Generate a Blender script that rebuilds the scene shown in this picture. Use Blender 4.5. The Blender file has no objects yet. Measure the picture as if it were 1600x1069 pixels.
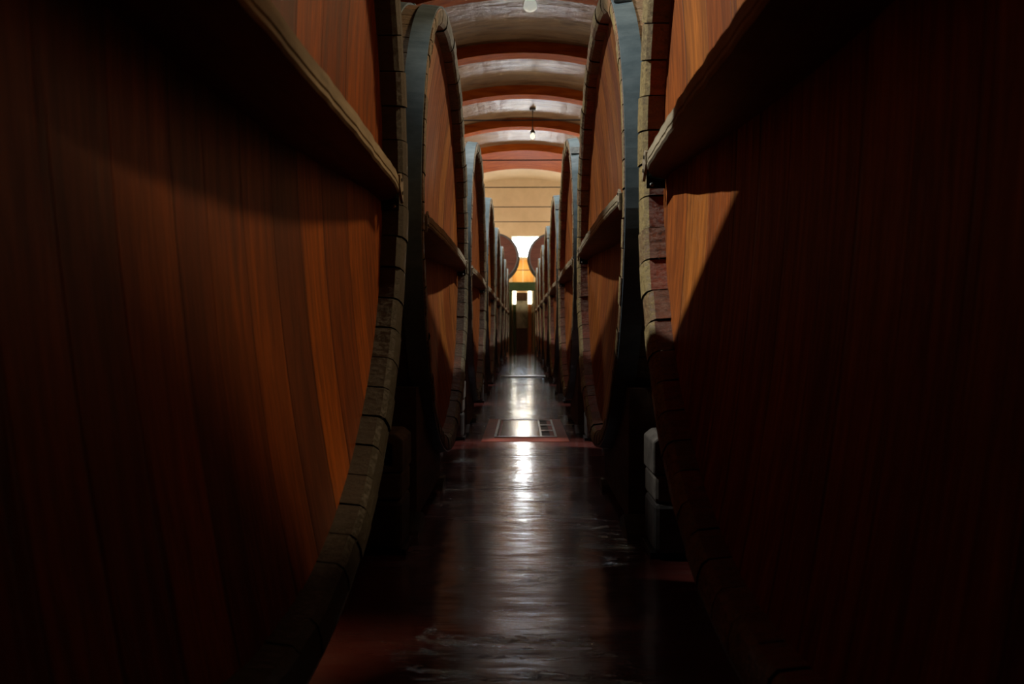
import bpy, bmesh, math, random
from math import sin, cos, pi, sqrt, atan2
R = 1.5                      # radius of a cask in metres; most lengths below are given in R
CAM_H = 0.71*R               # eye height
SC = bpy.context.scene
COL = SC.collection

# ------------------------------------------------------------------ materials
class N:
    def __init__(s, name):
        s.m = bpy.data.materials.new(name); s.m.use_nodes = True
        s.t = s.m.node_tree; s.b = s.t.nodes['Principled BSDF']
    def n(s, kind, **kw):
        x = s.t.nodes.new(kind)
        for k, v in kw.items(): setattr(x, k, v)
        return x
    def l(s, a, b): s.t.links.new(a, b)
    def val(s, sock, v):
        if hasattr(v, 'is_output') or hasattr(v, 'links'): s.l(v, sock)
        else: sock.default_value = v
    def math(s, op, a, b=0.0, c=None, clamp=False):
        x = s.n('ShaderNodeMath', operation=op, use_clamp=clamp)
        s.val(x.inputs[0], a); s.val(x.inputs[1], b)
        if c is not None: s.val(x.inputs[2], c)
        return x.outputs[0]
    def coords(s, scale=(1,1,1), loc=(0,0,0), kind='Object'):
        tc = s.n('ShaderNodeTexCoord'); mp = s.n('ShaderNodeMapping')
        s.l(tc.outputs[kind], mp.inputs[0]); mp.inputs['Scale'].default_value = scale
        oi = s.n('ShaderNodeObjectInfo')
        cb = s.n('ShaderNodeCombineXYZ'); r = s.math('MULTIPLY', oi.outputs['Random'], 37.0)
        for i in range(3): s.l(r, cb.inputs[i])
        s.l(cb.outputs[0], mp.inputs['Location'])
        return mp.outputs[0]
    def plain(s, scale=(1,1,1)):
        tc = s.n('ShaderNodeTexCoord'); mp = s.n('ShaderNodeMapping')
        s.l(tc.outputs['Object'], mp.inputs[0]); mp.inputs['Scale'].default_value = scale
        return mp.outputs[0]
    def noise(s, vec, scale=1.0, detail=4.0, rough=0.6, dist=0.0):
        x = s.n('ShaderNodeTexNoise'); s.l(vec, x.inputs['Vector'])
        x.inputs['Scale'].default_value = scale; x.inputs['Detail'].default_value = detail
        x.inputs['Roughness'].default_value = rough; x.inputs['Distortion'].default_value = dist
        return x.outputs['Fac']
    def ramp(s, fac, stops, interp='LINEAR'):
        x = s.n('ShaderNodeValToRGB'); s.val(x.inputs[0], fac); e = x.color_ramp.elements
        x.color_ramp.interpolation = interp
        while len(e) < len(stops): e.new(0.5)
        for i, (p, c) in enumerate(stops):
            e[i].position = p; e[i].color = (c[0], c[1], c[2], 1) if not isinstance(c, (int, float)) else (c, c, c, 1)
        return x.outputs[0]
    def mix(s, fac, a, b, mode='MIX'):
        x = s.n('ShaderNodeMix', data_type='RGBA', blend_type=mode)
        s.val(x.inputs[0], fac)
        for sock, v in ((x.inputs[6], a), (x.inputs[7], b)):
            if isinstance(v, tuple): sock.default_value = (v[0], v[1], v[2], 1)
            else: s.l(v, sock)
        return x.outputs[2]
    def bump(s, h, strength=0.3, dist=0.01, prev=None):
        x = s.n('ShaderNodeBump'); s.val(x.inputs['Height'], h)
        x.inputs['Strength'].default_value = strength; x.inputs['Distance'].default_value = dist
        if prev is not None: s.l(prev, x.inputs['Normal'])
        return x.outputs[0]
    def out(s, col=None, rough=None, nrm=None, metal=0.0, spec=None, coat=None):
        if col is not None:
            if isinstance(col, tuple): s.b.inputs['Base Color'].default_value = (*col, 1)
            else: s.l(col, s.b.inputs['Base Color'])
        if rough is not None: s.val(s.b.inputs['Roughness'], rough)
        if nrm is not None: s.l(nrm, s.b.inputs['Normal']); s.l(nrm, s.b.inputs['Coat Normal'])
        s.b.inputs['Metallic'].default_value = metal
        if spec is not None: s.b.inputs['Specular IOR Level'].default_value = spec
        if coat: s.b.inputs['Coat Weight'].default_value = coat; s.b.inputs['Coat Roughness'].default_value = 0.12
        return s.m

def plank_head(name, cols, width, fleck, rough, seam_dark=0.4, spec=.5):
    m = N(name)
    p = m.plain()
    sx = m.n('ShaderNodeSeparateXYZ'); m.l(p, sx.inputs[0])
    oi = m.n('ShaderNodeObjectInfo')
    off = m.math('MULTIPLY', oi.outputs['Random'], 31.7)
    wob = m.noise(m.coords((0.35, 0.35, 0.25)), 1.0, 1.0)
    y = m.math('ADD', sx.outputs[1], m.math('MULTIPLY', wob, 0.22))
    # planks of unequal width: warp the coordinate before cutting it
    warp = m.n('ShaderNodeTexNoise', noise_dimensions='1D'); m.l(m.math('MULTIPLY', sx.outputs[1], 1.9), warp.inputs['W'])
    y = m.math('ADD', y, m.math('MULTIPLY', warp.outputs['Fac'], 0.16))
    u = m.math('ADD', m.math('DIVIDE', y, width), off)
    idx = m.math('FLOOR', u); fr = m.math('FRACT', u)
    wn = m.n('ShaderNodeTexWhiteNoise', noise_dimensions='1D'); m.l(idx, wn.inputs['W'])
    base = m.ramp(wn.outputs['Value'], [(i/(len(cols)-1), c) for i, c in enumerate(cols)])
    g = m.noise(m.coords((9, 34, 1.6)), 1.0, 7.0, .75, .6)
    ring = m.noise(m.coords((2, 9, .55)), 1.0, 3.0, .55, 1.6)
    wave = m.math('SINE', m.math('MULTIPLY', ring, 46.0))
    c = m.mix(m.ramp(g, [(.38, 0.0), (.62, 1.0)]), m.mix(.62, base, (.02, .006, .002)), base)
    c = m.mix(m.math('MULTIPLY', m.math('ADD', wave, 1.0), .17), c, (.07, .018, .004), 'MIX')
    if fleck:
        f = m.ramp(m.noise(m.coords((20, 120, 26)), 1.0, 8.0, .78), [(.54, 0.0), (.68, 1.0)])
        big = m.ramp(m.noise(m.coords((1.2, 2.5, 1.0)), 1.0, 3.0), [(.42, 0.0), (.66, 1.0)])
        c = m.mix(m.math('MULTIPLY', m.math('MULTIPLY', f, big), fleck), c, (.42, .30, .19))
    scr = m.ramp(m.noise(m.coords((3, 42, 2.6)), 1.0, 2.0, .4), [(.76, 0.0), (.79, 1.0)])
    c = m.mix(m.math('MULTIPLY', scr, .35), c, (.45, .3, .2))
    d = m.math('MINIMUM', fr, m.math('SUBTRACT', 1.0, fr))
    seam = m.ramp(d, [(0.0, 1.0), (.010, .8), (.028, 0.0)])
    c = m.mix(m.math('MULTIPLY', seam, 1-seam_dark), c, (.008, .003, .002))
    h = m.math('SUBTRACT', m.math('MULTIPLY', g, .35), m.math('MULTIPLY', seam, 1.0))
    return m.out(c, m.ramp(g, [(0.3, rough+.12), (.7, rough)]), m.bump(h, .5, .006), spec=spec)

def stave_mat(name, cols, light, amount, rough=.6, bumpd=.006, stretch=(6, 40, 40), count=64):
    """wood whose colour changes from stave to stave round the axis of the cask"""
    m = N(name)
    p = m.plain(); sx = m.n('ShaderNodeSeparateXYZ'); m.l(p, sx.inputs[0])
    ang = m.math('ARCTAN2', m.math('SUBTRACT', sx.outputs[2], R), sx.outputs[1])
    idx = m.math('FLOOR', m.math('MULTIPLY', m.math('ADD', ang, pi), count/(2*pi)))
    oi = m.n('ShaderNodeObjectInfo')
    wn = m.n('ShaderNodeTexWhiteNoise', noise_dimensions='1D')
    m.l(m.math('ADD', idx, m.math('MULTIPLY', oi.outputs['Random'], 53.0)), wn.inputs['W'])
    base = m.ramp(wn.outputs['Value'], [(i/(len(cols)-1), c) for i, c in enumerate(cols)])
    g = m.noise(m.coords(stretch), 1.0, 8.0, .72, .3)
    c = m.mix(m.ramp(g, [(.3, 0.0), (.7, 1.0)]), m.mix(.65, base, (.01, .006, .003)), base)
    f = m.ramp(m.noise(m.coords((34, 60, 60)), 1.0, 9.0, .8), [(.5, 0.0), (.68, 1.0)])
    c = m.mix(m.math('MULTIPLY', f, amount), c, light)
    pit = m.ramp(m.noise(m.coords((40, 60, 60)), 1.0, 7.0, .75), [(.36, 1.0), (.46, 0.0)])
    c = m.mix(m.math('MULTIPLY', pit, .8), c, (.03, .018, .01))
    return m.out(c, rough, m.bump(m.math('ADD', g, f), .6, bumpd))

def simple(name, c1, c2, scale=(8, 8, 8), rough=.5, metal=0.0, bumpd=.002, bs=.4, lo=.35, hi=.65, spec=None, coat=None):
    m = N(name); g = m.noise(m.coords(scale), 1.0, 6.0, .65)
    return m.out(m.ramp(g, [(lo, c1), (hi, c2)]), rough, m.bump(g, bs, bumpd), metal, spec, coat)

def emis(name, col, strength):
    m = N(name); m.b.inputs['Emission Color'].default_value = (*col, 1); m.b.inputs['Emission Strength'].default_value = strength
    return m.out(tuple(min(1, c*.8) for c in col), .4)

M = {}
M['head_l'] = plank_head('varnished_head_boards', [(.42,.085,.006), (.22,.05,.010), (.50,.125,.008), (.28,.062,.008), (.17,.045,.014), (.46,.10,.006)], .2, .12, .36)
M['head_r'] = plank_head('weathered_head_boards', [(.43,.132,.020), (.34,.088,.014), (.52,.185,.030), (.38,.105,.014), (.29,.072,.018)], .2, .55, .5, spec=.22)
M['end_l'] = stave_mat('stave_end_grain', [(.15,.125,.065), (.24,.19,.10), (.13,.12,.06)], (.38,.33,.2), .55)
M['end_r'] = stave_mat('mossy_stave_ends', [(.30,.23,.085), (.42,.32,.12), (.23,.17,.07), (.27,.12,.05)], (.62,.52,.22), .7)
M['in_l'] = stave_mat('stave_inside_brown', [(.12,.055,.028), (.22,.07,.022), (.10,.06,.035), (.16,.085,.04)], (.32,.23,.13), .4)
M['in_r'] = stave_mat('stave_inside_red', [(.26,.045,.016), (.38,.07,.02), (.18,.05,.022), (.32,.085,.03), (.24,.12,.06)], (.46,.30,.18), .38)
M['end_shaded'] = stave_mat('shaded_olive_stave_ends', [(.034,.032,.02), (.055,.048,.026), (.028,.028,.018)], (.11,.10,.06), .4)  # these three copies have shade painted in, for the nearest left cask
M['in_shaded'] = stave_mat('shaded_stave_inside', [(.045,.035,.025), (.06,.04,.025), (.035,.03,.022)], (.10,.085,.06), .3)
M['out_shaded'] = stave_mat('shaded_stave_outside', [(.09,.07,.045), (.12,.09,.05), (.07,.055,.035)], (.2,.16,.1), .4, stretch=(3, 60, 60))
M['out'] = stave_mat('stave_outside', [(.20,.13,.07), (.27,.18,.10), (.16,.10,.05), (.30,.14,.05)], (.45,.35,.22), .5, stretch=(3, 60, 60))
M['hoop'] = simple('painted_hoop_steel', (.10,.15,.18), (.18,.25,.29), (5, 9, 9), .42, .25, .002, .35)
M['hoop_edge'] = simple('hoop_lap_steel', (.07,.09,.10), (.2,.22,.22), (25, 25, 25), .5, .4)
M['brace'] = simple('mossy_brace_timber', (.13,.11,.065), (.46,.41,.29), (14, 2.2, 14), .75, 0, .004, .6, .3, .72)
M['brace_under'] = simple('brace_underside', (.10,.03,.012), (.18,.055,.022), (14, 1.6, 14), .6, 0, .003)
M['plate'] = simple('black_iron_plate', (.016,.02,.024), (.05,.06,.068), (30, 30, 30), .45, .5)
M['cap'] = simple('worn_end_cap', (.12,.10,.07), (.4,.36,.27), (40, 40, 40), .6, .2)
M['screw'] = simple('screw_head_steel', (.15,.17,.18), (.35,.38,.38), (60, 60, 60), .35, .8)
M['stone'] = simple('dark_pier_stone', (.075,.07,.065), (.18,.17,.155), (7, 7, 9), .8, 0, .006, .6)
M['stone_low'] = simple('darker_low_stone', (.03,.03,.032), (.085,.085,.085), (6, 6, 8), .6, 0, .006, .6)  # darker stone for the lower pier block and the wedges
M['cradle'] = simple('cradle_timber', (.045,.024,.014), (.13,.075,.045), (9, 2, 9), .7, 0, .005, .6)
M['rib'] = simple('varnished_rib_timber', (.27,.052,.008), (.47,.115,.015), (1.2, 9, 9), .6, 0, .002, .3, spec=.08)
M['tank'] = simple('maroon_round_head', (.11,.04,.032), (.17,.065,.05), (2, 2, 14), .4, 0, .003)
M['tank_hoop'] = simple('grey_round_hoop', (.08,.075,.08), (.14,.13,.135), (9, 9, 9), .5, .3)
M['green'] = simple('green_paint', (.035,.065,.022), (.06,.10,.035), (4, 4, 4), .45, 0, .002)
M['rod'] = simple('tie_rod_steel', (.035,.03,.028), (.09,.075,.07), (9, 9, 9), .5, .5)
M['lampmetal'] = simple('lamp_metal', (.03,.03,.03), (.08,.08,.075), (9, 9, 9), .5, .4)
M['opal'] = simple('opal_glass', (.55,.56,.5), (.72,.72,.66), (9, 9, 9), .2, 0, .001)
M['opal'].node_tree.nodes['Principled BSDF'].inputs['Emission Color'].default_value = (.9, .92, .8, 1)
M['opal'].node_tree.nodes['Principled BSDF'].inputs['Emission Strength'].default_value = .4  # unlit shade and window frame: faint glow put into the material
M['bulb'] = emis('pale_bulb', (1, .9, .66), 1.2)
M['white'] = emis('daylight_pane', (.86, .94, 1.0), 15.0)
M['slit'] = emis('door_light_pane', (1.0, .96, .80), 10.0)
M['shutter'] = simple('amber_shutter_wood', (.62,.33,.09), (.8,.47,.15), (6, 6, 1.5), .5)
M['doorwood'] = simple('dark_door_boards', (.045,.022,.014), (.08,.04,.024), (8, 8, 2), .6)
M['doorgrey'] = simple('grey_green_door_panel', (.16,.19,.15), (.55,.58,.50), (1.6, 1.6, 1.1), .5, lo=.4, hi=.6)
M['post'] = simple('orange_post_timber', (.36,.14,.04), (.5,.22,.08), (9, 9, 2), .5)
M['slot'] = simple('drain_dark', (.006,.006,.007), (.015,.015,.018), (9, 9, 9), .6)
M['steel'] = simple('worn_bright_steel', (.35,.36,.38), (.62,.64,.66), (14, 14, 14), .28, .9)
M['hatchplate'] = simple('hatch_plate_steel', (.13,.14,.16), (.24,.25,.27), (3, 9, 9), .16, .75, .0015, .5)
M['curb'] = simple('red_painted_curb', (.17,.03,.018), (.26,.05,.03), (9, 9, 9), .5)

def floor_mat():
    m = N('red_painted_floor')
    wob = m.noise(m.plain((1.1, 3.2, 1)), 1.0, 3.0, .5)
    fine = m.noise(m.plain((2.2, 15, 1)), 1.0, 6.0, .65, .3)
    big = m.noise(m.plain((.9, 1.2, 1)), 1.0, 5.0, .6)
    c = m.ramp(big, [(.35, (.115, .020, .014)), (.5, (.17, .034, .024)), (.66, (.235, .06, .046))])
    crack = m.noise(m.plain((1.5, 7, 1)), 1.0, 7.0, .7, .8)
    cr = m.ramp(m.math('ABSOLUTE', m.math('SUBTRACT', crack, .5)), [(0.0, 1.0), (.006, .6), (.013, 0.0)])
    msk = m.ramp(m.noise(m.plain((.7, .8, 1)), 1.0, 2.0), [(.5, 0.0), (.62, 1.0)])
    cr = m.math('MULTIPLY', cr, msk)
    c = m.mix(cr, c, (.02, .012, .01))
    dust = m.ramp(m.noise(m.plain((3, 11, 1)), 1.0, 7.0, .7), [(.48, 0.0), (.75, 1.0)])
    c = m.mix(m.math('MULTIPLY', dust, .3), c, (.3, .13, .11))
    h = m.math('ADD', m.math('MULTIPLY', wob, 1.0), m.math('MULTIPLY', fine, .22))
    h = m.math('SUBTRACT', h, m.math('MULTIPLY', cr, .35))
    r = m.ramp(m.noise(m.plain((1.3, 4, 1)), 1.0, 5.0, .65), [(.35, .15), (.7, .32)])
    m.b.inputs['Specular Tint'].default_value = (.72, .84, 1, 1); m.b.inputs['Coat Tint'].default_value = (.78, .9, 1, 1)  # cool daylight sheen put into the gloss as a blue tint
    out = m.out(c, r, m.bump(h, .8, .035), spec=.95, coat=1.0)
    m.l(m.bump(h, .28, .03), m.b.inputs['Coat Normal'])
    return out
M['floor'] = floor_mat()
def ceil_mat():
    m = N('glazed_brown_vault')
    w = m.noise(m.plain((.8, 3.0, 3.0)), 1.0, 4.0, .6, .4)
    f = m.noise(m.plain((1.1, 10, 10)), 1.0, 4.0, .65, .5)
    c = m.ramp(w, [(.3, (.15, .092, .052)), (.7, (.29, .20, .12))])
    st = m.ramp(f, [(.5, 0.0), (.66, 1.0)])
    c = m.mix(m.math('MULTIPLY', st, .8), c, (.07, .04, .025))
    return m.out(c, .36, m.bump(m.math('ADD', w, m.math('MULTIPLY', f, .5)), .8, .04), spec=.32, coat=.3)
M['ceil'] = ceil_mat()
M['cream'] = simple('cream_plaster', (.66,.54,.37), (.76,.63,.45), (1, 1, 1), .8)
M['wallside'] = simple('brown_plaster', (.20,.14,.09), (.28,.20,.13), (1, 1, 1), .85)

# ------------------------------------------------------------------ mesh helpers
def link(name, me, parent=None, loc=(0,0,0)):
    o = bpy.data.objects.new(name, me); COL.objects.link(o); o.location = loc
    if parent is not None: o.parent = parent
    return o
def mk(name, bm, mats, parent=None, loc=(0,0,0), smooth=False, bevel=0):
    me = bpy.data.meshes.new(name)
    bmesh.ops.recalc_face_normals(bm, faces=bm.faces[:])
    bm.to_mesh(me); bm.free()
    for m in (mats if isinstance(mats, (list, tuple)) else [mats]): me.materials.append(m)
    if smooth:
        for p in me.polygons: p.use_smooth = True
    o = link(name, me, parent, loc)
    if bevel:
        b = o.modifiers.new('bevel', 'BEVEL'); b.width = bevel; b.segments = 2; b.limit_method = 'ANGLE'
    return o
def tag(o, label, cat, group=None):
    o['label'] = label; o['category'] = cat
    if group: o['group'] = group
    return o
def empty(name, loc, rz=0):
    o = bpy.data.objects.new(name, None); COL.objects.link(o); o.location = loc; o.rotation_euler = (0, 0, rz)
    o.empty_display_size = .2
    return o
def struct(o): o['kind'] = 'structure'; return o
def box(bm, a, b):
    vs = [bm.verts.new((x, y, z)) for x in (a[0], b[0]) for y in (a[1], b[1]) for z in (a[2], b[2])]
    for f in ((0,1,3,2), (4,6,7,5), (0,4,5,1), (2,3,7,6), (0,2,6,4), (1,5,7,3)): bm.faces.new([vs[i] for i in f])
    return vs
def prism(bm, pts, axis, a, b):
    """extrude a 2D outline along axis (0,1,2) from a to b"""
    def v(p, t):
        q = list(p); q.insert(axis, t); return bm.verts.new(q)
    A = [v(p, a) for p in pts]; B = [v(p, b) for p in pts]; n = len(pts)
    bm.faces.new(A); bm.faces.new(B[::-1])
    for i in range(n): bm.faces.new((A[i], B[i], B[(i+1) % n], A[(i+1) % n]))
def lathe(bm, prof, seg=32, axis=2, close=True):
    rings = []
    for r, t in prof:
        ring = []
        for i in range(seg):
            a = 2*pi*i/seg
            q = [r*cos(a), r*sin(a)]; q.insert(axis, t); ring.append(bm.verts.new(q))
        rings.append(ring)
    for A, B in zip(rings, rings[1:]):
        for i in range(seg): bm.faces.new((A[i], A[(i+1) % seg], B[(i+1) % seg], B[i]))
    if close: bm.faces.new(rings[0]); bm.faces.new(rings[-1][::-1])

def copy_tree(o, parent=None):
    c = o.copy(); COL.objects.link(c)
    if parent is not None: c.parent = parent
    for ch in list(o.children): copy_tree(ch, c)
    return c

# ------------------------------------------------------------------ the great casks
LEN = 1.9*R; NST = 64
def bulge(t): return R*(1 + .055*(1-(2*t-1)**2))
def cask_staves(seed, mats, parent):
    """all staves of one cask: a tapering outer face, a bevelled end and the inside of the chime; axis is local +X, the aisle end at x=0, bottom at z=0"""
    rnd = random.Random(seed); bm = bmesh.new()
    ts = [0, .06, .14, .25, .4, .5, .6, .75, .86, .94, 1]
    for k in range(NST):
        gap = .0028 + (.003 if rnd.random() < .2 else 0)
        a0 = 2*pi*k/NST + gap/R; a1 = 2*pi*(k+1)/NST - gap/R
        dx = rnd.uniform(-.005, .005); dr = rnd.uniform(-.005, .005)
        prof = [(.075*R, .925*R+dr, 2), (.018*R+dx, .932*R+dr, 2), (.006*R+dx, .944*R+dr, 1), (0+dx, .970*R+dr, 1), (0+dx, .994*R, 1), (.003*R+dx, .9995*R, 0)]
        prof += [(t*LEN, bulge(t), 0) for t in ts[1:-1]]
        prof += [(LEN+dx, R*.998, 1), (LEN+dx, .94*R, 2), (LEN-.075*R, .925*R, 2)]
        rows = []
        for a in (a0, (a0+a1)/2, a1):
            rows.append([bm.verts.new((x, r*cos(a), R+r*sin(a))) for x, r, s in prof])
        for A, B in zip(rows, rows[1:]):
            for i in range(len(prof)-1):
                f = bm.faces.new((A[i], A[i+1], B[i+1], B[i])); f.material_index = prof[i+1][2] if i < 6 else prof[i][2]
        for row in (rows[0], rows[-1]):     # stave flanks, seen down the joints
            n = len(prof)
            inner = [bm.verts.new((prof[i][0], (prof[i][1]-.03)*cos(a0 if row is rows[0] else a1), R+(prof[i][1]-.03)*sin(a0 if row is rows[0] else a1))) for i in range(5, n-3)]
            for i in range(len(inner)-1):
                bm.faces.new((row[5+i], row[6+i], inner[i+1], inner[i])).material_index = 0
    return mk('staves', bm, mats, parent)

def dish(r): return .060*R + .095*R*(1-(r/(.93*R))**2)
def cask_head(mat, parent, front=True):
    bm = bmesh.new(); nr, na = 14, 72; rows = []
    c = bm.verts.new((dish(0) if front else LEN-dish(0), 0, R))
    for i in range(1, nr+1):
        r = .929*R*i/nr
        rows.append([bm.verts.new((dish(r) if front else LEN-dish(r), r*cos(2*pi*j/na), R+r*sin(2*pi*j/na))) for j in range(na)])
    for j in range(na): bm.faces.new((c, rows[0][j], rows[0][(j+1) % na]))
    for A, B in zip(rows, rows[1:]):
        for j in range(na): bm.faces.new((A[j], B[j], B[(j+1) % na], A[(j+1) % na]))
    return mk('head' if front else 'rear_head', bm, mat, parent, smooth=True)
def cask_hoop(x0, x1, parent, k):
    bm = bmesh.new(); seg = 96; rows = []
    th = .012
    prof = [(x0, bulge(x0/LEN)+.001), (x0, bulge(x0/LEN)+th), (x1, bulge(x1/LEN)+th), (x1, bulge(x1/LEN)+.001)]
    for i in range(seg):
        a = 2*pi*i/seg
        rows.append([bm.verts.new((x, r*cos(a), R+r*sin(a))) for x, r in prof])
    for i in range(seg):
        A, B = rows[i], rows[(i+1) % seg]
        for j in range(4): bm.faces.new((A[j], A[(j+1) % 4], B[(j+1) % 4], B[j]))
    h = mk('hoop', bm, M['hoop'], parent)
    for p in h.data.polygons: p.use_smooth = False
    # the riveted lap where the hoop is closed
    bm = bmesh.new(); a0 = 2.2+k*.9; r = max(p[1] for p in prof)
    vs = []
    for i in range(5):
        a = a0+.10*i/4
        vs.append([bm.verts.new((x, q*cos(a), R+q*sin(a))) for x, q in ((x0+.004, r-.006), (x0+.004, r+.008), (x1-.004, r+.008), (x1-.004, r-.006))])
    for A, B in zip(vs, vs[1:]):
        for j in range(4): bm.faces.new((A[j], A[(j+1) % 4], B[(j+1) % 4], B[j]))
    bm.faces.new(vs[0]); bm.faces.new(vs[-1][::-1])
    mk('hoop_lap', bm, M['hoop_edge'], h)
    return h
def cask_brace(dz, parent, seed):
    """the thick board across the head with iron plates where it meets the chime"""
    rnd = random.Random(seed); bm = bmesh.new(); n = 46; rows = []
    zc = R + dz*R; ye = sqrt((.925*R)**2 - (dz*R)**2) - .022
    for i in range(n+1):
        y = -ye + 2*ye*i/n; e = min(1.0, (ye-abs(y))/(.12*R)); e2 = min(1, (ye-abs(y))/(.05*R))
        xb = dish(sqrt(y*y+(dz*R)**2)) + .004
        xf = .004*R + .020*R*(1-e2)**2 + rnd.uniform(-.0025, .0025) - .012*R*min(1, (ye-abs(y))/(.5*R))
        j = rnd.uniform(-.003, .003)
        top = .022*R + .004*R*min(1, (ye-abs(y))/(.6*R)) + j - .010*R*(1-e); bot = -.022*R - .016*R*(1-e)**2 + j*.5
        rows.append([bm.verts.new((x, y, zc+z)) for x, z in ((xf+.006, bot), (xf, bot+.008), (xf, bot+.020), (xf+.004, bot+.024), (xf, bot+.028), (xf, top-.008), (xf+.008, top), (xb, top), (xb, bot-.008*R))])
    m = len(rows[0])
    for A, B in zip(rows, rows[1:]):
        for j in range(m):
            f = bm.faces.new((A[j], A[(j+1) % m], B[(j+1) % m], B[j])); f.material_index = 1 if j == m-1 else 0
    bm.faces.new(rows[0]); bm.faces.new(rows[-1][::-1])
    br = mk('brace', bm, [M['brace'], M['brace_under']], parent)
    for sgn in (-1, 1):
        bm = bmesh.new()                       # iron plate lying on the inside of the chime
        rr = .925*R - .006; a_mid = atan2(dz*R-.012*R, ye+.018)
        vs = []
        for i in range(5):
            a = a_mid + (-.062 + .115*i/4)
            vs.append([bm.verts.new((x, sgn*q*cos(a), R+q*sin(a))) for x, q in ((.012*R, rr+.001), (.012*R, rr-.006), (.062*R, rr-.006), (.062*R, rr+.001))])
        for A, B in zip(vs, vs[1:]):
            for j in range(4): bm.faces.new((A[j], A[(j+1) % 4], B[(j+1) % 4], B[j]))
        bm.faces.new(vs[0]); bm.faces.new(vs[-1][::-1])
        pl = mk('chime_plate', bm, M['plate'], parent)
        for a in (a_mid-.052, a_mid+.045):
            bm = bmesh.new(); c = (.026*R, sgn*(rr-.007)*cos(a), R+(rr-.007)*sin(a))
            bmesh.ops.create_uvsphere(bm, u_segments=10, v_segments=6, radius=.009)
            bmesh.ops.scale(bm, vec=(1, .45, 1), verts=bm.verts[:])
            bmesh.ops.translate(bm, vec=c, verts=bm.verts[:])
            mk('screw', bm, M['screw'], pl, smooth=True)
        bm = bmesh.new()                       # lug with two holes capping the tip of the board
        y1 = sgn*(ye-.002); y0 = sgn*(ye-.075)
        x0 = -.001*R
        pts = [(y0, zc-.014*R), (y0, zc+.018*R), (sgn*(ye-.045), zc+.026*R), (y1, zc+.006*R), (y1, zc-.052*R), (sgn*(ye-.025), zc-.040*R)]
        prism(bm, pts, 0, x0, x0+.012)
        cp = mk('end_cap', bm, M['cap'], parent)
        for q in (0.0, 1.0):
            bm = bmesh.new(); bmesh.ops.create_cone(bm, cap_ends=True, segments=10, radius1=.0075, radius2=.0075, depth=.004)
            bmesh.ops.rotate(bm, cent=(0,0,0), matrix=__import__('mathutils').Matrix.Rotation(pi/2, 3, 'Y'), verts=bm.verts[:])
            bmesh.ops.translate(bm, vec=(x0-.002, sgn*(ye-.045+.018*q), zc+.008*R-.034*R*q), verts=bm.verts[:])
            mk('bolt', bm, M['slot'], cp)
    return br

def make_cask(side, seed, dark=False):
    root = empty('wine_cask', (0, 0, 0))
    L = side < 0
    cask_staves(seed, [M['out_shaded' if dark else 'out'], M['end_shaded' if dark else 'end_l' if L else 'end_r'], M['in_shaded' if dark else 'in_l' if L else 'in_r']], root)
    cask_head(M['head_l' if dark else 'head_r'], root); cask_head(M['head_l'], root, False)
    for k, (a, b) in enumerate(((.006, .078), (.135, .20), (.36, .41), (1.49, 1.54), (1.70, 1.765), (1.822, 1.89))):
        cask_hoop(a*R, b*R, root, k*side)
    cask_brace(-.040 if L else -.004, root, seed+3)
    return root

Y1 = {-1: 1.066, 1: 1.045}; PITCH = 2.284; WX = {-1: .334, 1: .332}; ZCS = {-1: .153*R, 1: .172*R}; ZC = .16*R
ordinal = ['nearest', 'second', 'third', 'fourth', 'fifth', 'sixth', 'seventh', 'last']
protos = {}
for side in (-1, 1):
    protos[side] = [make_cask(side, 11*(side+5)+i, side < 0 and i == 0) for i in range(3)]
NC = 8
desc = {(-1,0): 'huge cask filling the left edge of the photo, orange varnished head inside a shaded rim',
        (1,0): 'huge cask filling the right edge of the photo, mossy rim and mostly shadowed head',
        (-1,1): 'second cask on the left of the aisle, with a ragged pale board across it',
        (1,1): 'second cask on the right of the aisle, orange-brown head behind a slate-blue hoop'}
for side in (-1, 1):
    word = 'left' if side < 0 else 'right'
    for k in range(NC):
        src = protos[side][k if k < 3 else 1+k % 2]
        o = src if k < 3 else copy_tree(src)
        o.location = (side*WX[side]*R, (Y1[side]+PITCH*k)*R, ZCS[side])
        o.rotation_euler = (0, 0, 0 if side > 0 else pi)
        if (side, k) == (-1, 1): o.location.y += .03*R; o.location.z -= .012*R
        lab = desc.get((side, k)) or f'{ordinal[k]} big wooden cask along the {word} side of the aisle, with blue-grey hoop'
        if k == NC-1: lab = f'farthest big wooden cask of the {word} row, beside the green frame at the aisle end'
        tag(o, lab, 'cask', f'big casks in the {word} row')
# rows run symmetric about each circle, so the left row turned by half a turn still shows the same board height

# ------------------------------------------------------------------ cradles and piers under the casks
def make_cradle():
    root = empty('cask_cradle', (0, 0, 0))
    def arc(y): return .148*R + R - sqrt((R+.013)**2-y*y) if abs(y) < R else 9
    def saddle(y0, y1, x0, x1, name):
        bm = bmesh.new(); n = 14; pts = [(y0, .045), (y1, .045)]
        for i in range(n+1):
            y = y1 + (y0-y1)*i/n; pts.append((y, min(arc(y)-.002, .50*R)))
        prism(bm, pts, 0, x0, x1); return mk(name, bm, M['cradle'], root)
    saddle(-.84*R, -.12*R, .045*R, .16*R, 'saddle')
    saddle(.22*R, .80*R, .16*R, .27*R, 'saddle')
    saddle(-.80*R, .80*R, 1.62*R, 1.74*R, 'saddle')
    for (x0, x1, ya, yb) in ((.02, .20, -.98, -.80), (.02, .20, -.24, -.11), (.14, .30, .2, .34), (.14, .30, .7, .84), (1.6, 1.76, -.84, -.66), (1.6, 1.76, .66, .84)):
        bm = bmesh.new()
        prism(bm, [(ya*R, 0), (yb*R, 0), (yb*R, .046), (((ya+yb)/2)*R, .05 if ya > -.9 else .10), (ya*R+.02, .03)], 0, x0*R, x1*R)
        mk('wedge', bm, M['stone_low'], root)
    return root
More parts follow.
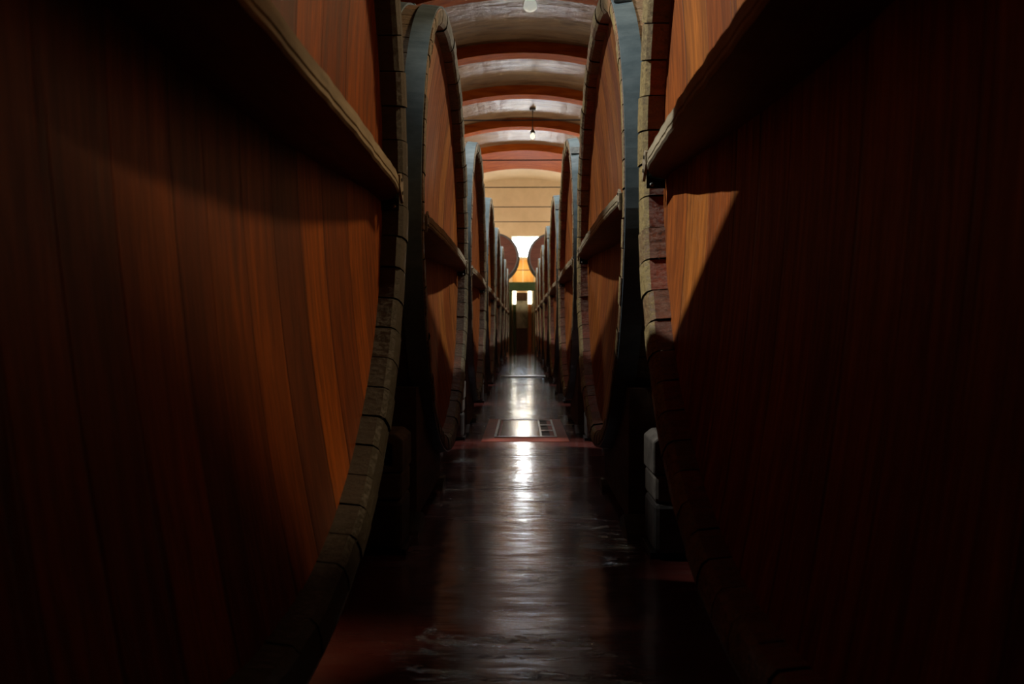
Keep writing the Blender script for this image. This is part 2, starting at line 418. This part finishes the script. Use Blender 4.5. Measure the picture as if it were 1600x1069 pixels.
def make_pier():
    root = empty('stone_pier', (0, 0, 0))
    d = 1.5*R
    def blk(name, x0, y0, z0, x1, y1, z1, mat, bev=.02):
        bm = bmesh.new(); box(bm, (x0, y0, z0), (x1, y1, z1)); return mk(name, bm, mat, root, bevel=bev)
    blk('base_shadow', -.01*R, .02*R, 0, d, .175*R, .03, M['slot'], .004)  # near-black strip painted as the shadow under the pier
    blk('lower_block', 0, 0, .03, d, .185*R, .175*R, M['stone_low'], .022)
    blk('upper_block', .0, .005*R, .177*R, d, .18*R, .262*R, M['stone'], .018)
    # topmost block: a hollowed saddle stone, open towards the camera end
    bm = bmesh.new(); zb, zt = .264*R, .385*R; y0, y1 = .005*R, .175*R
    ro = [(-.005*R, zb), (-.005*R, zt-.03), (.02*R, zt), (.135*R, zt), (.165*R, zt-.03), (.165*R, zb)]
    ri = [(.030*R, zb+.018*R), (.030*R, zt-.040*R), (.038*R, zt-.032*R), (.118*R, zt-.032*R), (.128*R, zt-.04*R), (.128*R, zb+.018*R)]
    n = 6
    A = [bm.verts.new((x, y0, z)) for x, z in ro]; B = [bm.verts.new((x, y0, z)) for x, z in ri]
    C = [bm.verts.new((x, y1, z)) for x, z in ro]; D = [bm.verts.new((x, y0+.1, z)) for x, z in ri]
    for i in range(n):
        j = (i+1) % n
        bm.faces.new((A[i], A[j], B[j], B[i])); bm.faces.new((A[i], C[i], C[j], A[j])); bm.faces.new((B[i], B[j], D[j], D[i]))
    bm.faces.new(C); bm.faces.new(D)
    mk('saddle_stone', bm, M['stone'], root, bevel=.012)
    return root
cr0 = make_cradle(); pr0 = make_pier(); fc = fp = True
for side in (-1, 1):
    word = 'left' if side < 0 else 'right'
    for k in range(NC):
        yc = (Y1[side]+PITCH*k)*R
        c = cr0 if fc else copy_tree(cr0); fc = False
        c.location = (side*WX[side]*R, yc, 0)
        c.scale = (side, 1, 1)
        tag(c, f'dark timber cradle on wedges under the {ordinal[k]} big cask on the {word}', 'cradle', 'timber cradles under the big casks')
        if k < NC-1:
            p = pr0 if fp else copy_tree(pr0); fp = False
            p.location = (side*(.375 if side < 0 else .405)*R, yc+1.10*R, 0); p.scale = (side, 1, 1)
            nxt = ['nearest and second', 'second and third', 'third and fourth', 'fourth and fifth', 'fifth and sixth', 'sixth and seventh', 'seventh and last'][k]
            tag(p, f'dark stacked stone pier between the {nxt} big casks on the {word}', 'pier', 'stone piers between the big casks')

# ------------------------------------------------------------------ the hall
HW = 4.02*R; YE = 21.5*R; YB = -3.0*R; VR = 5.2*R; CR = CAM_H+4.58*R; SPR = CAM_H+2.68*R
def arc_pts(rad_off=0.0, n=40):
    c = CR-VR; r = VR-rad_off; a0 = atan2(SPR-c, HW)
    return [(r*cos(a0+(pi-2*a0)*i/n), c+r*sin(a0+(pi-2*a0)*i/n)) for i in range(n+1)]
bm = bmesh.new(); box(bm, (-HW-.2, YB-.2, -.2), (HW+.2, YE+.2, 0)); struct(mk('floor', bm, M['floor']))
for nm, s in (('wall_left', -1), ('wall_right', 1)):
    bm = bmesh.new(); box(bm, (s*HW, YB, 0), (s*(HW+.2), YE, SPR)); struct(mk(nm, bm, M['wallside']))
bm = bmesh.new(); box(bm, (-HW-.2, YB-.2, 0), (HW+.2, YB, CR+.2)); struct(mk('wall_back', bm, M['wallside']))
bm = bmesh.new(); ny = 48; a = arc_pts()
prev = None
inner, outer = arc_pts(0), arc_pts(-.2)
prism(bm, inner + outer[::-1], 1, YB, YE); struct(mk('ceiling', bm, M['ceil']))
# end wall with the opening of the high window, as one frame-shaped mesh
WX0, WX1, WZ0, WZ1 = -.33*R, .53*R, CAM_H+2.17*R, CAM_H+2.83*R
bm = bmesh.new()
for (x0, x1, z0, z1) in ((-HW-.2, WX0, 0, CR+.2), (WX1, HW+.2, 0, CR+.2), (WX0, WX1, WZ1, CR+.2), (WX0, WX1, 0, WZ0)):
    box(bm, (x0, YE, z0), (x1, YE+.2, z1))
struct(mk('wall_end', bm, M['cream']))
win = struct(empty('window_1', ((WX0+WX1)/2, YE, WZ0)))
w2 = (WX1-WX0)/2; wh = WZ1-WZ0
bm = bmesh.new(); box(bm, (-w2, .10, 0), (w2, .12, wh)); mk('pane', bm, M['white'], win)
bm = bmesh.new()
for (x0, x1, z0, z1) in ((-w2, -w2+.05, 0, wh), (w2-.05, w2, 0, wh), (-w2, w2, 0, .05), (-w2, w2, wh-.05, wh), (-w2*.36, -w2*.36+.03, 0, wh), (w2*.33, w2*.33+.03, 0, wh)):
    box(bm, (x0, .05, z0), (x1, .098, z1))
mk('window_frame', bm, M['opal'], win)
# ribs
ribs = [(7.05, .27), (9.2, .27), (11.3, .26), (13.3, .26), (15.4, .25), (17.5, 2.0)]
for i, (yy, wd) in enumerate([(.7, .27), (2.8, .27), (4.9, .27)] + ribs):
    bm = bmesh.new(); ii, oo = arc_pts(.18*R if wd < 1 else .165*R), arc_pts(-.01)
    prism(bm, ii + oo[::-1], 1, yy*R, (yy+wd)*R)
    struct(mk(f'trim_{i+1}', bm, M['rib']))
bm = bmesh.new(); prism(bm, arc_pts(.012) + arc_pts(-.01)[::-1], 1, 19.5*R+.001, YE); struct(mk('trim_10', bm, M['cream']))
# tie rods
rod_labels = ['thin steel tie rod crossing under the vault nearest the camera, level with the hanging bulb',
              'thin steel tie rod crossing below the second-last arch of the vault', 'uppermost of the dark rods seen against the cream end wall',
              'middle one of the dark rods seen against the cream end wall', 'lowest of the dark rods seen against the cream end wall, above the window']
for i in range(5):
    bm = bmesh.new(); prof = [(.014, -HW), (.014, HW)]; lathe(bm, prof, 8, 0)
    o = mk('tie_rod', bm, M['rod'], None, (0, (9.33+2.2*i)*R, CAM_H+2.75*R)); tag(o, rod_labels[i], 'tie rod', 'tie rods across the vault')
# pendant lamps
def lamp(loc, drop, glass, label):
    root = empty('ceiling_lamp', loc)
    bm = bmesh.new(); lathe(bm, [(.07, drop-.06), (.10, drop-.02), (.10, drop+.03)], 20); mk('canopy', bm, M['lampmetal'], root)
    bm = bmesh.new(); lathe(bm, [(.012, .2), (.012, drop-.05)], 8); mk('stem', bm, M['lampmetal'], root)
    if glass:
        bm = bmesh.new(); lathe(bm, [(.02, .26), (.07, .22), (.12, .13), (.135, .03), (.10, -.01), (.02, -.03)], 24); mk('glass_shade', bm, M['opal'], root, smooth=True)
    else:
        bm = bmesh.new(); lathe(bm, [(.015, .24), (.03, .16), (.09, .06), (.095, .05), (.02, .055)], 20); mk('shade', bm, M['lampmetal'], root)
        bm = bmesh.new(); lathe(bm, [(.02, .055), (.05, .02), (.075, -.04), (.06, -.10), (.015, -.13)], 16); mk('bulb', bm, M['bulb'], root, smooth=True)
    tag(root, label, 'lamp'); return root
def vault_z(x): return CR-VR+sqrt(VR*VR-x*x)
lx = .10*R; lamp((lx, 9.05*R, CAM_H+4.07*R), vault_z(lx)-(CAM_H+4.07*R)-.01, True, 'pale frosted glass ceiling lamp hanging at the top edge of the photo')
lx = .215*R; lamp((lx, 14.7*R, CAM_H+4.03*R), vault_z(lx)-(CAM_H+4.03*R)-.01, False, 'small hanging bulb under a dark shade, below the third arch')

# ------------------------------------------------------------------ far end: green frame, round casks, door
YF = 18.45*R; PH = CAM_H+1.22*R
root = empty('green_frame', (.02*R, YF, 0))
bm = bmesh.new(); box(bm, (-1.5*R, -.12, PH-.22*R), (1.5*R, .12, PH)); mk('beam', bm, M['green'], root, bevel=.01)
for x in (-.33*R, .33*R):
    bm = bmesh.new(); box(bm, (x-.05, -.05, 0), (x+.05, .05, PH-.22*R)); mk('post', bm, M['green'], root, bevel=.006)
for x in (-1.42*R, 1.42*R):
    bm = bmesh.new(); box(bm, (x-.05, .3, 0), (x+.05, .4, PH-.08)); mk('post', bm, M['green'], root)
bm = bmesh.new(); box(bm, (-1.5*R, .12, PH-.08), (1.5*R, 2.7*R, PH)); mk('deck', bm, M['green'], root)
tag(root, 'green painted beam and posts framing the aisle end under two round casks', 'frame')
def round_cask(x, label):
    rr = .625*R; root = empty('round_cask', (x, YF+.15, PH)); L = 1.25
    bm = bmesh.new(); lathe(bm, [(rr*.94, .05), (rr*.985, 0), (rr, .02), (rr*1.06, L/2), (rr, L)], 56, 1); mk('staves', bm, M['tank_hoop'], root, (0, 0, rr*1.07), smooth=True)
    bm = bmesh.new(); lathe(bm, [(.001, .03), (rr*.945, .045), (rr*.945, .06)], 56, 1); mk('head', bm, M['tank'], root, (0, 0, rr*1.07))
    for (a, b) in ((.03, .1), (.25, .31), (.95, .99), (1.15, 1.21)):
        bm = bmesh.new(); q = rr*(1+.06*(1-(2*((a+b)/2)/L-1)**2))+.009
        lathe(bm, [(q-.02, a), (q, a), (q, b), (q-.02, b)], 56, 1, False); mk('hoop', bm, M['tank_hoop'], root, (0, 0, rr*1.07))
    bm = bmesh.new(); box(bm, (-rr*.92, .012, rr*.95), (rr*.92, .04, rr*1.01)); mk('brace', bm, M['tank'], root)
    for s in (-1, 1):
        bm = bmesh.new(); prism(bm, [(s*.1, 0), (s*.5, 0), (s*.5, .16), (s*.3, .055)], 1, .15, .3); mk('chock', bm, M['cradle'], root)
    tag(root, label, 'cask', 'round casks on the green deck'); return root
round_cask(-.735*R, 'dark maroon round cask head on the green deck, left of the bright window')
round_cask(.795*R, 'dark maroon round cask head on the green deck, right of the bright window')
# amber shutters below the window
root = empty('wall_shutter', (.02*R, YE, CAM_H+1.28*R))
for s in (-1, 1):
    bm = bmesh.new(); box(bm, (.03 if s > 0 else -.48, -.04, 0), (.48 if s > 0 else -.03, -.002, .82*R)); mk('leaf', bm, M['shutter'], root, bevel=.004)
bm = bmesh.new(); box(bm, (-.5, -.055, .50*R), (.5, -.041, .50*R+.03)); mk('rail', bm, M['doorwood'], root)
tag(root, 'amber coloured double shutter below the bright window, behind the round casks', 'shutter')
# the door in the end wall
dr = struct(empty('door_1', (.0, YE, 0)))
bm = bmesh.new(); box(bm, (-.18*R, -.06, 0), (.16*R, -.004, CAM_H+.02*R)); mk('door_leaf', bm, M['doorwood'], dr)
bm = bmesh.new(); box(bm, (-.18*R, -.06, CAM_H+.025*R), (.16*R, -.004, CAM_H+.86*R)); mk('upper_panel', bm, M['doorgrey'], dr)
bm = bmesh.new(); box(bm, (-.18*R, -.07, CAM_H+.865*R), (.16*R, -.004, CAM_H+1.1*R)); mk('lintel_board', bm, M['doorwood'], dr)
for (x0, x1) in ((-.275, -.19), (.185, .275)):
    fr = bmesh.new()
    box(fr, (x0*R, -.05, CAM_H+.76*R), (x1*R, -.004, CAM_H+1.14*R)); s = mk('side_light', fr, M['slit'], dr)
    bm = bmesh.new(); box(bm, (x0*R, -.05, 0), (x1*R, -.004, CAM_H+.755*R)); mk('side_panel', bm, M['post'] if x0 > 0 else M['green'], dr)
bm = bmesh.new()
for x in (-.325, .315): box(bm, (x*R, -.09, 0), ((x+.012)*R, -.004, CAM_H+1.2*R))
mk('door_frame', bm, M['green'], dr)

# ------------------------------------------------------------------ floor hatch and drain
root = empty('floor_hatch', (.012*R, 4.42*R, 0))
bm = bmesh.new(); y1 = 1.10*R
def frame_prism(bm, x0, x1, ya, yb, t, z, sl=.0):
    o = [(x0, ya), (x1, ya), (x1, yb), (x0, yb)]; i = [(x0+t, ya+t*1.25), (x1-t, ya+t*1.25), (x1-t, yb-t), (x0+t, yb-t)]
    O0 = [bm.verts.new((x, y, 0.0005)) for x, y in o]; I0 = [bm.verts.new((x, y, .0005)) for x, y in i]
    O1 = [bm.verts.new((x, y, z-sl)) for x, y in o]; I1 = [bm.verts.new((x, y, z)) for x, y in i]
    for k in range(4):
        j = (k+1) % 4
        for A, B in ((O0, O1), (O1, I1), (I1, I0), (I0, O0)): bm.faces.new((A[k], A[j], B[j], B[k]))
frame_prism(bm, -.27*R, .285*R, 0, y1, .17, .012, .009)
mk('curb', bm, M['curb'], root)
bm = bmesh.new(); frame_prism(bm, -.195*R, .215*R, .20, y1-.14, .022, .017); mk('metal_frame', bm, M['steel'], root)
bm = bmesh.new(); box(bm, (-.178*R, .232, .001), (.105*R, y1-.165, .011)); mk('cover_plate', bm, M['hatchplate'], root)
bm = bmesh.new(); box(bm, (.108*R, .232, .001), (.198*R, y1-.165, .004)); mk('grate_pit', bm, M['slot'], root)
bm = bmesh.new(); L0, L1 = .24, y1-.17
for q in range(4):
    y = L0+(L1-L0)*q/3; box(bm, (.108*R, y-.035, .0045), (.198*R, y+.035 if q < 3 else y, .013))
box(bm, (.106*R, L0, .0045), (.118*R, L1, .015))
mk('grate_bars', bm, M['steel'], root)
tag(root, 'metal floor hatch with a red sloping curb and barred grate in the aisle', 'floor hatch')
root = empty('floor_drain', (.0, 10.25*R, 0))
bm = bmesh.new(); box(bm, (-.315*R, 0, .0005), (.33*R, .34, .006)); mk('channel', bm, M['slot'], root)
bm = bmesh.new(); box(bm, (-.33*R, .34, .0005), (.345*R, .62, .012)); mk('lip', bm, M['steel'], root)
tag(root, 'dark drain channel crossing the aisle floor far beyond the hatch', 'drain')

# ------------------------------------------------------------------ light
def light(kind, name, loc, energy, col, size=.3, rot=(0,0,0), sy=None, spot=None, blend=.5, vis=None):
    d = bpy.data.lights.new(name, kind); d.energy = energy; d.color = col
    if kind == 'AREA':
        d.size = size
        if sy: d.shape = 'RECTANGLE'; d.size_y = sy
    else: d.shadow_soft_size = size
    if spot: d.spot_size = spot; d.spot_blend = blend
    o = bpy.data.objects.new(name, d); COL.objects.link(o); o.location = loc; o.rotation_euler = rot
    return o
WARM = (1, .82, .6); NEU = (1, .93, .82); COOL = (.80, .90, 1.0)
LZ = CAM_H+4.0*R
# lamps above the rows of casks, shaded so that they shine down and a little towards the aisle
def row_lamp(x, y, z, energy, col, size, cone=100, tilt=.30, back=0.0):
    return light('SPOT', 'row_lamp', (x*R, y*R, CAM_H+z*R), energy, col, size, (back, tilt if x > 0 else -tilt, 0), spot=math.radians(cone), blend=.45)
def aimed(x, y, z, tgt, energy, col, size, cone, blend=.6):
    import mathutils
    o = light('SPOT', 'row_lamp', (x*R, y*R, CAM_H+z*R), energy, col, size, spot=math.radians(cone)); o.data.spot_blend = blend
    d = mathutils.Vector((tgt[0]*R, tgt[1]*R, CAM_H+tgt[2]*R)) - o.location
    o.rotation_euler = d.to_track_quat('-Z', 'Y').to_euler()
aimed(-2.05, 2.28, 3.04, (.42, 1.75, 1.28), 1350, NEU, .04, 47, .5)
aimed(2.05, 3.55, 3.3, (-.42, 1.65, .85), 680, (1, .66, .34), .30, 54, .9)
for k in range(1, 8):
    for sx in (-1, 1):
        aimed(sx*2.05, 2.50+PITCH*k, 3.55, (-sx*.42, 1.9+PITCH*k, .5), 850, NEU, .10, 50 if k == 1 else 66)
light('SPOT', 'aisle_fill', (.02*R, 5.9*R, CAM_H+3.7*R), 75, (1, .84, .78), .12, (math.radians(2), 0, 0), spot=math.radians(90), blend=.7)  # unseen fill added above the aisle for floor and cask heads
# unseen fill added for a general glow on vault and ribs, stronger towards its far end
for yy, e in ((12.5, 70), (16.5, 230)):
    for sx in (-1, 1): light('POINT', 'hall_fill', (sx*1.9*R, yy*R, CAM_H+2.3*R), e, WARM, .2)
light('AREA', 'window_light', (.1*R, YE-.15, CAM_H+2.5*R), 45, (.90, .96, 1), .85*R, (-pi/2, 0, 0), .6*R)
light('POINT', 'end_fill', (-2.0*R, 20.5*R, CAM_H+2.5*R), 105, WARM, .15)  # unseen pair added to brighten the cream end wall
light('POINT', 'end_fill', (2.0*R, 20.5*R, CAM_H+2.5*R), 105, WARM, .15)
light('POINT', 'shutter_lamp', (0.02*R, 20.9*R, CAM_H+1.75*R), 42, (1, .66, .3), .05)

w = bpy.data.worlds.new('cellar'); SC.world = w; w.use_nodes = True
w.node_tree.nodes['Background'].inputs[0].default_value = (.3, .34, .4, 1); w.node_tree.nodes['Background'].inputs[1].default_value = .02

# ------------------------------------------------------------------ camera
cam = bpy.data.cameras.new('camera'); co = bpy.data.objects.new('camera', cam); COL.objects.link(co); SC.camera = co
cam.sensor_width = 36; cam.lens = 36*1100/1600; cam.clip_start = .02; cam.clip_end = 200
co.location = (0, 0, CAM_H)
co.rotation_euler = (pi/2 - math.atan(20.5/1100), 0, math.atan(16/1100))
cam.dof.use_dof = True; cam.dof.focus_distance = 4.2; cam.dof.aperture_fstop = 2.8
SC.view_settings.view_transform = 'Standard'; SC.view_settings.look = 'None'; SC.view_settings.exposure = 0
SC.cycles.max_bounces = 8; SC.cycles.caustics_reflective = False; SC.cycles.caustics_refractive = False
SC.cycles.sample_clamp_indirect = 4
